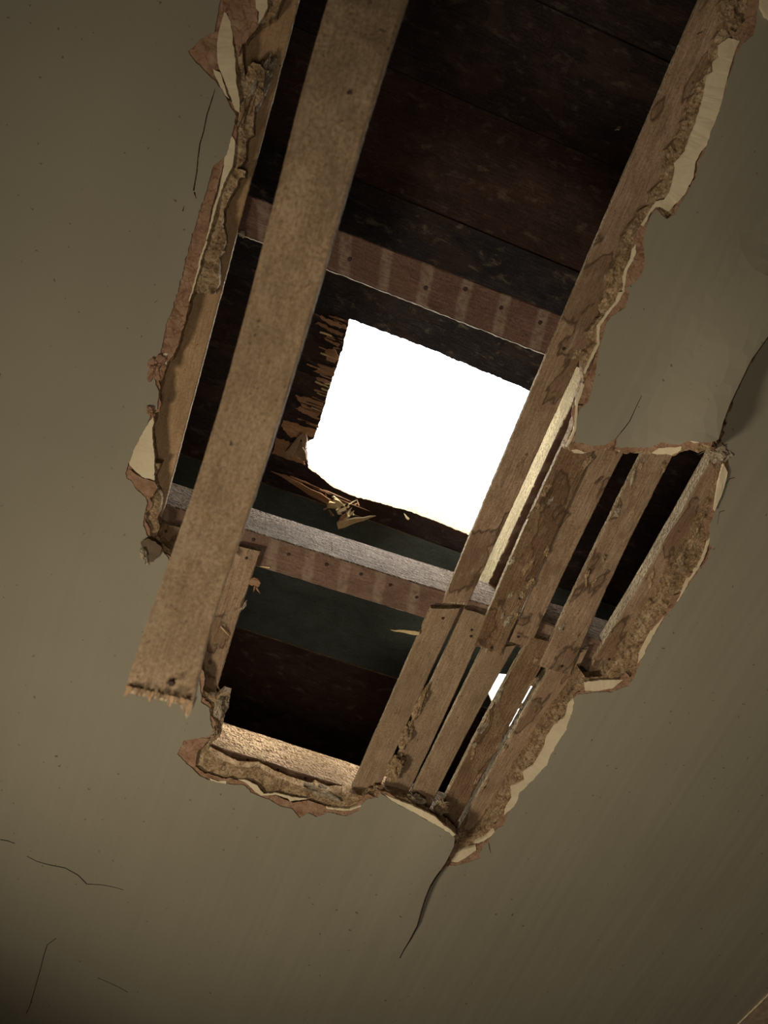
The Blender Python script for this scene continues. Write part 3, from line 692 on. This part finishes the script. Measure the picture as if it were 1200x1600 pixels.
yA = ymid((600, 295), (905, 430)); yB = ymid((650, 125), (985, 270)); yT = ymid((560, 503), (828, 613)); yS = P(484, 688, ZR).y; yBt = ymid((520, 790), (700, 860))
yBot = ymid((560, 778), (735, 838))
print('roof y', yA, yB, yT, yS, yBot, yBt)
hole_w = rag(px2w(HOLE, ZR), 0.003, 0.0012, seed=11)
slot_w = rag(px2w(SLOT, ZR), 0.003, 0.001, seed=12)
ys = [yB - 0.42, yB - 0.28, yB - 0.14, yB, yA, yT, (yT + yS) / 2, yS, yBt, yBt + 0.13, yBt + 0.27, yBt + 0.41, yBt + 0.55]
labels = ['roof board nearest the top of the photo', 'third dark roof board up from the sky opening', 'second full dark roof board up from the sky opening', 'brown roof board above the upper joist', 'crusted roof board along the top of the sky opening',
          'upper cut roof board left of the sky opening', 'lower cut roof board left of the sky opening', 'broken roof board along the bottom of the sky opening', 'greenish roof board just above the middle joist',
          'greenish roof board seen through the lower dark opening', 'dark roof board in the middle of the lower dark opening', 'lowest dark roof board above the warm lit joist']
def board(name, x0, x1, y0, y1, z, mat, label, clips, th=0.019, topf=None):
    rect = [(x0, y0), (x1, y0), (x1, y1), (x0, y1)]
    o = slab(name, rect, clips, z, th, mat, sagged=False, topf=topf)
    if clips:
        o.data.materials.append(M_CUT)
        for p in o.data.polygons:
            if abs(p.normal.z) < 0.3: p.material_index = 1
    tag(o, label, 'board', 'dark boards under the roof covering'); return o
xs_ = P(655, 800, ZR).x
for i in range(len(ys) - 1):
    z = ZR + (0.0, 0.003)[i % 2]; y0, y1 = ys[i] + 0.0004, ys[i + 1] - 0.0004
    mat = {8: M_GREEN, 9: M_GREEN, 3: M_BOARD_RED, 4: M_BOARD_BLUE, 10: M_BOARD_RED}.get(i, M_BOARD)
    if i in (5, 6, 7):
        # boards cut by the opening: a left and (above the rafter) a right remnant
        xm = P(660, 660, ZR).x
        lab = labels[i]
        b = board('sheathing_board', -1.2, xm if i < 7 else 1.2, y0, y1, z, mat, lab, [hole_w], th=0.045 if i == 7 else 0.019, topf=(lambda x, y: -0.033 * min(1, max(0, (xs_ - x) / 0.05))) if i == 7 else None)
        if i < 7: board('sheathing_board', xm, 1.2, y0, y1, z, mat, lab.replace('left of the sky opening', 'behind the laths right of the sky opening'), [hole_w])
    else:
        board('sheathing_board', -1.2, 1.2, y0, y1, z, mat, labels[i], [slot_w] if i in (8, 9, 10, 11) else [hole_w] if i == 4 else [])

# fresh orange flakes on the cut board ends (pieces torn from the underside)
def flake(name, pts, z, th, mat, label, cat, group=None, parent=None):
    o = slab(name, rag(px2w(pts, z), 0.0015, 0.0022, 170, seed=random.uniform(0, 40)), [], z, th, mat, parent, sagged=False)
    if not parent: tag(o, label, cat, group)
    return o
cut = [x for x in COL.objects if x.get('label', '') == labels[5]][0]
cut2 = [x for x in COL.objects if x.get('label', '') == labels[6]][0]
CA = (420, 460, 5.333)
FL = [([(380, 155), (500, 205), (650, 275), (640, 300), (560, 275), (450, 215)], cut), ([(385, 240), (430, 235), (520, 290), (620, 320), (600, 350), (500, 310)], cut),
      ([(450, 350), (580, 410), (575, 440), (490, 385)], cut), ([(470, 480), (550, 440), (575, 520), (550, 580), (500, 560)], cut),
      ([(410, 570), (500, 600), (545, 620), (530, 690), (470, 680), (370, 640), (440, 620)], cut), ([(385, 685), (500, 730), (490, 745), (400, 705)], cut),
      ([(225, 840), (330, 860), (450, 900), (420, 1000), (390, 1030), (300, 990), (210, 945), (290, 930), (250, 890)], cut2),
      ([(120, 1040), (200, 1065), (300, 1100), (390, 1130), (380, 1190), (300, 1170), (190, 1190), (100, 1100)], cut2),
      ([(60, 1190), (160, 1230), (230, 1300), (300, 1420), (180, 1380), (30, 1330)], cut2)]
for pts, par in FL:
    flake('torn_face', crop(*CA, pts), ZR - 0.002, 0.003, M_FRESH, None, None, parent=par)

for k in range(46):
    t = random.random(); ex = 546 + (487 - 546) * t; ey = 500 + (725 - 500) * t; par = cut if t < .40 else cut2
    b = P(ex + random.uniform(-4, 2), ey + random.uniform(-3, 3), ZR - .001); a = b + Vector((-random.uniform(.008, .045), random.uniform(-.002, .002), 0))
    splinter('sliver', a, b + Vector((0, 0, -random.uniform(0, .004))), random.uniform(.0012, .0035), random.choice((M_FRESH, M_FRESH, M_STRAW, M_BOARD)), parent=par, th=.0015)
brk = [x for x in COL.objects if x.get('label', '') == labels[7]][0]
zs = ZR - 0.004
def S8(x, y): return (400 + x / 3.333, 640 + y / 3.333)
for (a, b, w, m) in [((370, 500), (470, 488), .011, M_STRAW), ((425, 540), (480, 505), .008, M_STRAW), ((430, 600), (510, 525), .010, M_STRAW), ((425, 608), (625, 552), .011, M_STRAW), ((440, 575), (500, 512), .007, M_FRESH),
                     ((375, 490), (360, 430), .006, M_FRESH), ((405, 470), (470, 500), .005, M_STRAW), ((400, 455), (440, 480), .004, M_STRAW), ((380, 480), (80, 315), .012, M_FRESH), ((795, 572), (770, 540), .004, M_STRAW)]:
    pa, pb = P(*S8(*a), zs - .012), P(*S8(*b), zs)
    splinter('splinter', pa, pb, w, m, parent=brk)
for k in range(22):
    q = S8(400 + random.uniform(-30, 150), 480 + random.uniform(-20, 60)); a = P(*q, zs + .002); b = P(q[0] + random.uniform(-14, 8), q[1] + random.uniform(2, 12), zs - random.uniform(.004, .014))
    splinter('splinter', b, a, random.uniform(.0015, .004), random.choice((M_STRAW, M_FRESH, M_STRAW)), parent=brk)
for k in range(14):
    t = random.random(); q = (425 + 100 * t, 722 + 62 * t + random.uniform(-10, 14)); a = P(*q, zs); b = a + Vector((random.uniform(.02, .07), random.uniform(-.002, .003), -random.uniform(0, .004)))
    splinter('splinter', a, b, random.uniform(.002, .004), random.choice((M_BOARD, M_FRESH, M_FRESH)), parent=brk, th=.0015)
# crossed broken pieces at the lower left corner of the opening
for (a, b, w, lab) in [((165, 1360), (290, 1150), .014, 'dark broken splinter leaning up at the left corner of the sky opening'), ((235, 1260), (320, 1400), .022, 'dark broken splinter leaning down at the left corner of the sky opening'), ((285, 1165), (305, 1300), .010, 'thin upright splinter at the left corner of the sky opening')]:
    x = crop(*CA, [a, b]); splinter('wood_splinter', P(*x[0], ZR - .004), P(*x[1], ZR - .020), w, M_LATHC, lab, 'splinter', 'broken pieces at the corner of the opening')

# ------------------------------------------------------------------ loose bits
lump('plaster_lump', 346, 1104, H + .010, .009, .019, .010, M_GREY, 'grey plaster lump clinging below the short nailed lath', rot=-.05, seed=2, amp=.5)
lump('plaster_lump', 337, 1136, H + .008, .006, .016, .007, M_COARSE, 'brown crumb of plaster under the grey lump at lower left', rot=-.25, seed=9, amp=.4)
lump('plaster_key', 657, 1100, ZL + .001, .006, .026, .006, M_COARSE, 'plaster squeezed between the clean lath and its right neighbour, upper piece', 'plaster key', group='plaster keys around the lower laths', seed=3, amp=.5)
lump('plaster_key', 634, 1150, ZL + .001, .008, .020, .006, M_COARSE, 'plaster squeezed between the clean lath and its right neighbour, middle piece', 'plaster key', group='plaster keys around the lower laths', seed=4, amp=.5)
lump('plaster_key', 618, 1197, ZL - .002, .010, .019, .009, M_COARSE, 'crumbly plaster at the foot of the clean lath', 'plaster key', group='plaster keys around the lower laths', seed=5, amp=.6)
lump('plaster_key', 590, 1234, H + .012, .010, .008, .007, M_COARSE, 'plaster knob where the clean lath meets the ceiling edge', 'plaster key', group='plaster keys around the lower laths', seed=6, amp=.6)
lump('plaster_key', 646, 1250, H + .011, .013, .010, .007, M_GREY, 'pale plaster crumb left of the fibre tuft', 'plaster key', group='plaster keys around the lower laths', seed=7, amp=.6)
lump('plaster_lump', 510, 1238, H + .010, .030, .006, .006, M_GREY, 'bright crumbly mortar along the foot of the warm lit joist', seed=8, amp=.6, rot=.06)
lump('plaster_lump', 1122, 706, H + .004, .013, .011, .007, M_GREY, 'fibrous plaster knot at the top of the rightmost lath', seed=10, amp=.5)
lump('plaster_lump', 404, 140, H + .012, .008, .030, .010, M_GREY, 'grey ridge of plaster on the upper left lath', seed=12, amp=.4, rot=.12)
lump('plaster_lump', 389, 160, H + .008, .007, .034, .008, M_COARSE, 'brown ridge of plaster beside the tall cream patch', seed=13, amp=.5, rot=.12)
lump('plaster_lump', 243, 576, H - .001, .008, .015, .005, M_PINK, 'pinkish crumpled flake on the left edge of the hole', seed=14, amp=.6, rot=.1)
lump('plaster_lump', 235, 641, H - .001, .004, .005, .003, M_PINK, 'tiny pinkish flake above the big cream patch at left', seed=15, amp=.6)
for i, (x, y) in enumerate([(378, 365), (405, 912)]):
    if i == 0: lump('cobweb_clump', x, y, ZJ - .001, .003, .003, .003, M_GREY, 'tiny pale clump where the left lath meets the upper joist', 'cobweb', seed=16, amp=.9, sub=3)

# dangling flake of painted plaster at lower left
fl = slab('plaster_flake', rag(px2w(crop(180, 560, 4.706, [(185, 1350), (240, 1325), (300, 1350), (345, 1395), (340, 1430), (290, 1480), (265, 1500), (215, 1470), (195, 1400)]), H - .006), 0.0015, 0.001, seed=21), [], H - 0.006, 0.003,
          mat_flat('dirty_flake_paint', (0.12, 0.085, 0.055)), sagged=False)
tag(fl, 'dark flake of plaster dangling at the lower left corner of the hole', 'plaster flake')
lump('broken_edge', 226, 868, H - .006, .004, .011, .004, M_GREY, None, seed=22, amp=.5, parent=fl, rot=-.5)
# peeled strip under the knot on the right
ps = timber('plaster_strip', [(1129, 725), (1124, 752), (1116, 780), (1117, 797)], [(1137, 738), (1132, 765), (1122, 784), (1118, 798)], H - 0.004, 0.003, M_CREAM, ends=(0.002, 0.001), step=0.004)
tag(ps, 'curled pale strip of plaster hanging right of the rightmost lath', 'plaster strip')
# wood chips
ch = flake('wood_chip', crop(340, 840, 6, [(312, 385), (340, 380), (390, 395), (402, 430), (385, 470), (350, 450), (305, 440)]), ZL - .002, 0.003, M_FRESH, 'curled orange wood chip on the right edge of the short nailed lath', 'wood chip')
for a, b in (((350, 455), (335, 515)), ((360, 470), (402, 528))):
    x = crop(340, 840, 6, [a, b]); splinter('sliver', P(*x[0], ZL - .002), P(*x[1], ZL - .006), .0022, M_FRESH, parent=ch)
x = [P(655, 990, ZL - .003), P(610, 984, ZL - .004)]
splinter('wood_splinter', x[0], x[1], .006, M_STRAW, 'pale splinter pointing left from the clean lath', 'splinter')
x = crop(340, 840, 6, [(30, 835), (118, 935)]); splinter('wood_splinter', P(*x[0], ZL - .002), P(*x[1], ZL - .003), .0018, M_STRAW, 'fine pale sliver stuck across the short nailed lath', 'splinter')
x = crop(340, 840, 6, [(490, 280), (365, 270)]); splinter('wood_splinter', P(*x[0], ZJ - .001), P(*x[1], ZJ - .001), .0022, M_STRAW, 'pale sliver on the lower edge of the middle joist', 'splinter')
splinter('wood_splinter', P(519, 862, ZJ + .02), P(518, 845, ZJ + .02), .0012, M_STRAW, 'short white sliver standing on the flank of the middle joist', 'splinter')
x = crop(260, 1040, 3.53, [(275, 100), (305, 155)]); splinter('wood_splinter', P(*x[1], ZL), P(*x[0], ZL), .0025, M_FRESH, 'thin reddish sliver above the grey plaster lump', 'splinter')
lump('plaster_lump', 378, 950, ZL + .003, .0025, .010, .003, M_GREY, 'small pale drip of plaster on the right edge of the short nailed lath', seed=30, amp=.6, rot=.3, sub=3)
# fibre tuft
tf = lump('fibre_tuft', 688, 1262, H + .008, .007, .011, .006, M_COARSE, 'tuft of plaster and hair at the foot of the slot between lower laths', 'fibre tuft', seed=31, amp=.7)
for k in range(26):
    a = P(688 + random.uniform(-8, 8), 1262 + random.uniform(-12, 12), H + .006); b = a + Vector((random.uniform(-.014, .018), random.uniform(-.016, .014), random.uniform(-.006, .004)))
    splinter('fibre', a, b, .0007, M_HAIR, parent=tf)
kn = [x for x in COL.objects if x.get('label', '').startswith('fibrous plaster knot')][0]
for k in range(26):
    a = P(1120 + random.uniform(-12, 12), 706 + random.uniform(-10, 10), H + .001); b = a + Vector((random.uniform(-.014, .012), random.uniform(-.010, .016), random.uniform(-.004, .004)))
    splinter('fibre', a, b, .0007, M_HAIR, parent=kn)
# plaster patch in the extreme lower right corner and the crumb at the upper right corner
cp = slab('plaster_patch', rag(px2w([(1150, 1604), (1200, 1553), (1290, 1480), (1320, 1600), (1250, 1700), (1150, 1680)], H - .003), 0.004, 0.0008, seed=41), [], H - .003, 0.003, mat_flat('brownish_patch_plaster', (0.36, 0.27, 0.19)), sagged=False)
tag(cp, 'brownish plaster patch in the bottom right corner of the photo', 'plaster patch')
strand('pale_edge', [P(1148 + 60 * i / 20, 1605 - 58 * i / 20, H - .0035) for i in range(21)], .0012, M_CREAM, cp)
patch('cream_undercoat', [(1190, -20), (1189, 8), (1195, 24), (1204, 30), (1230, 20), (1225, -30)], H - .004, 0.004)

# ------------------------------------------------------------------ room shell, outside the view but shutting out the sky
def box(name, lo, hi, mat, kind='structure'):
    bm = bmesh.new(); bmesh.ops.create_cube(bm, size=1)
    lo, hi = Vector(lo), Vector(hi)
    for v in bm.verts: v.co = Vector(((v.co.x + .5) * (hi.x - lo.x) + lo.x, (v.co.y + .5) * (hi.y - lo.y) + lo.y, (v.co.z + .5) * (hi.z - lo.z) + lo.z))
    me = bpy.data.meshes.new(name); bm.to_mesh(me); bm.free(); me.uv_layers.new()
    o = link(name, me, mat); o['kind'] = kind; return o
x0, x1 = XR; y0, y1 = YR; top = ZR + 0.02
box('floor', (x0 - .1, y0 - .1, -0.05), (x1 + .1, y1 + .1, 0), M_FLOOR)
box('wall_left', (x0 - .1, y0 - .1, 0), (x0, y1 + .1, top), M_WALL)
box('wall_right', (x1, y0 - .1, 0), (x1 + .1, y1 + .1, top), M_WALL)
box('wall_back', (x0, y0 - .1, 0), (x1, y0, top), M_WALL)
box('wall_front', (x0, y1, 0), (x1, y1 + .1, top), M_WALL)

# ------------------------------------------------------------------ every thing with parts hangs from an Empty at its own place
PART = {'plaster_patch': 'patch_slab', 'rafter': 'beam', 'lath': 'wood_strip', 'ceiling_joist': 'beam', 'sheathing_board': 'plank', 'plaster_flake': 'painted_flake', 'wood_chip': 'chip', 'fibre_tuft': 'plaster_core', 'plaster_lump': 'plaster_core'}
def centre(me):
    co = np.zeros(len(me.vertices) * 3); me.vertices.foreach_get('co', co); co = co.reshape(-1, 3)
    return Vector((co.min(0) + co.max(0)) / 2)
def shift(o, c): o.data.transform(Matrix.Translation(-c))
for o in [x for x in COL.objects if x.type == 'MESH' and x.parent is None]:
    base = o.name.split('.')[0]; kids = [x for x in COL.objects if x.parent == o]
    if base in ('ceiling', 'roof', 'floor') or base.startswith('wall'): continue
    c = centre(o.data)
    if kids and base in PART:
        props = {k: o[k] for k in ('label', 'category', 'group') if k in o}
        for k in props: del o[k]
        o.name = PART[base]; e = bpy.data.objects.new(base, None); COL.objects.link(e); e.empty_display_size = 0.02
        for k, v in props.items(): e[k] = v
        e.location = c
        for q in [o] + kids: shift(q, c); q.parent = e
    else:
        shift(o, c); o.location = c
        for q in kids: shift(q, c)
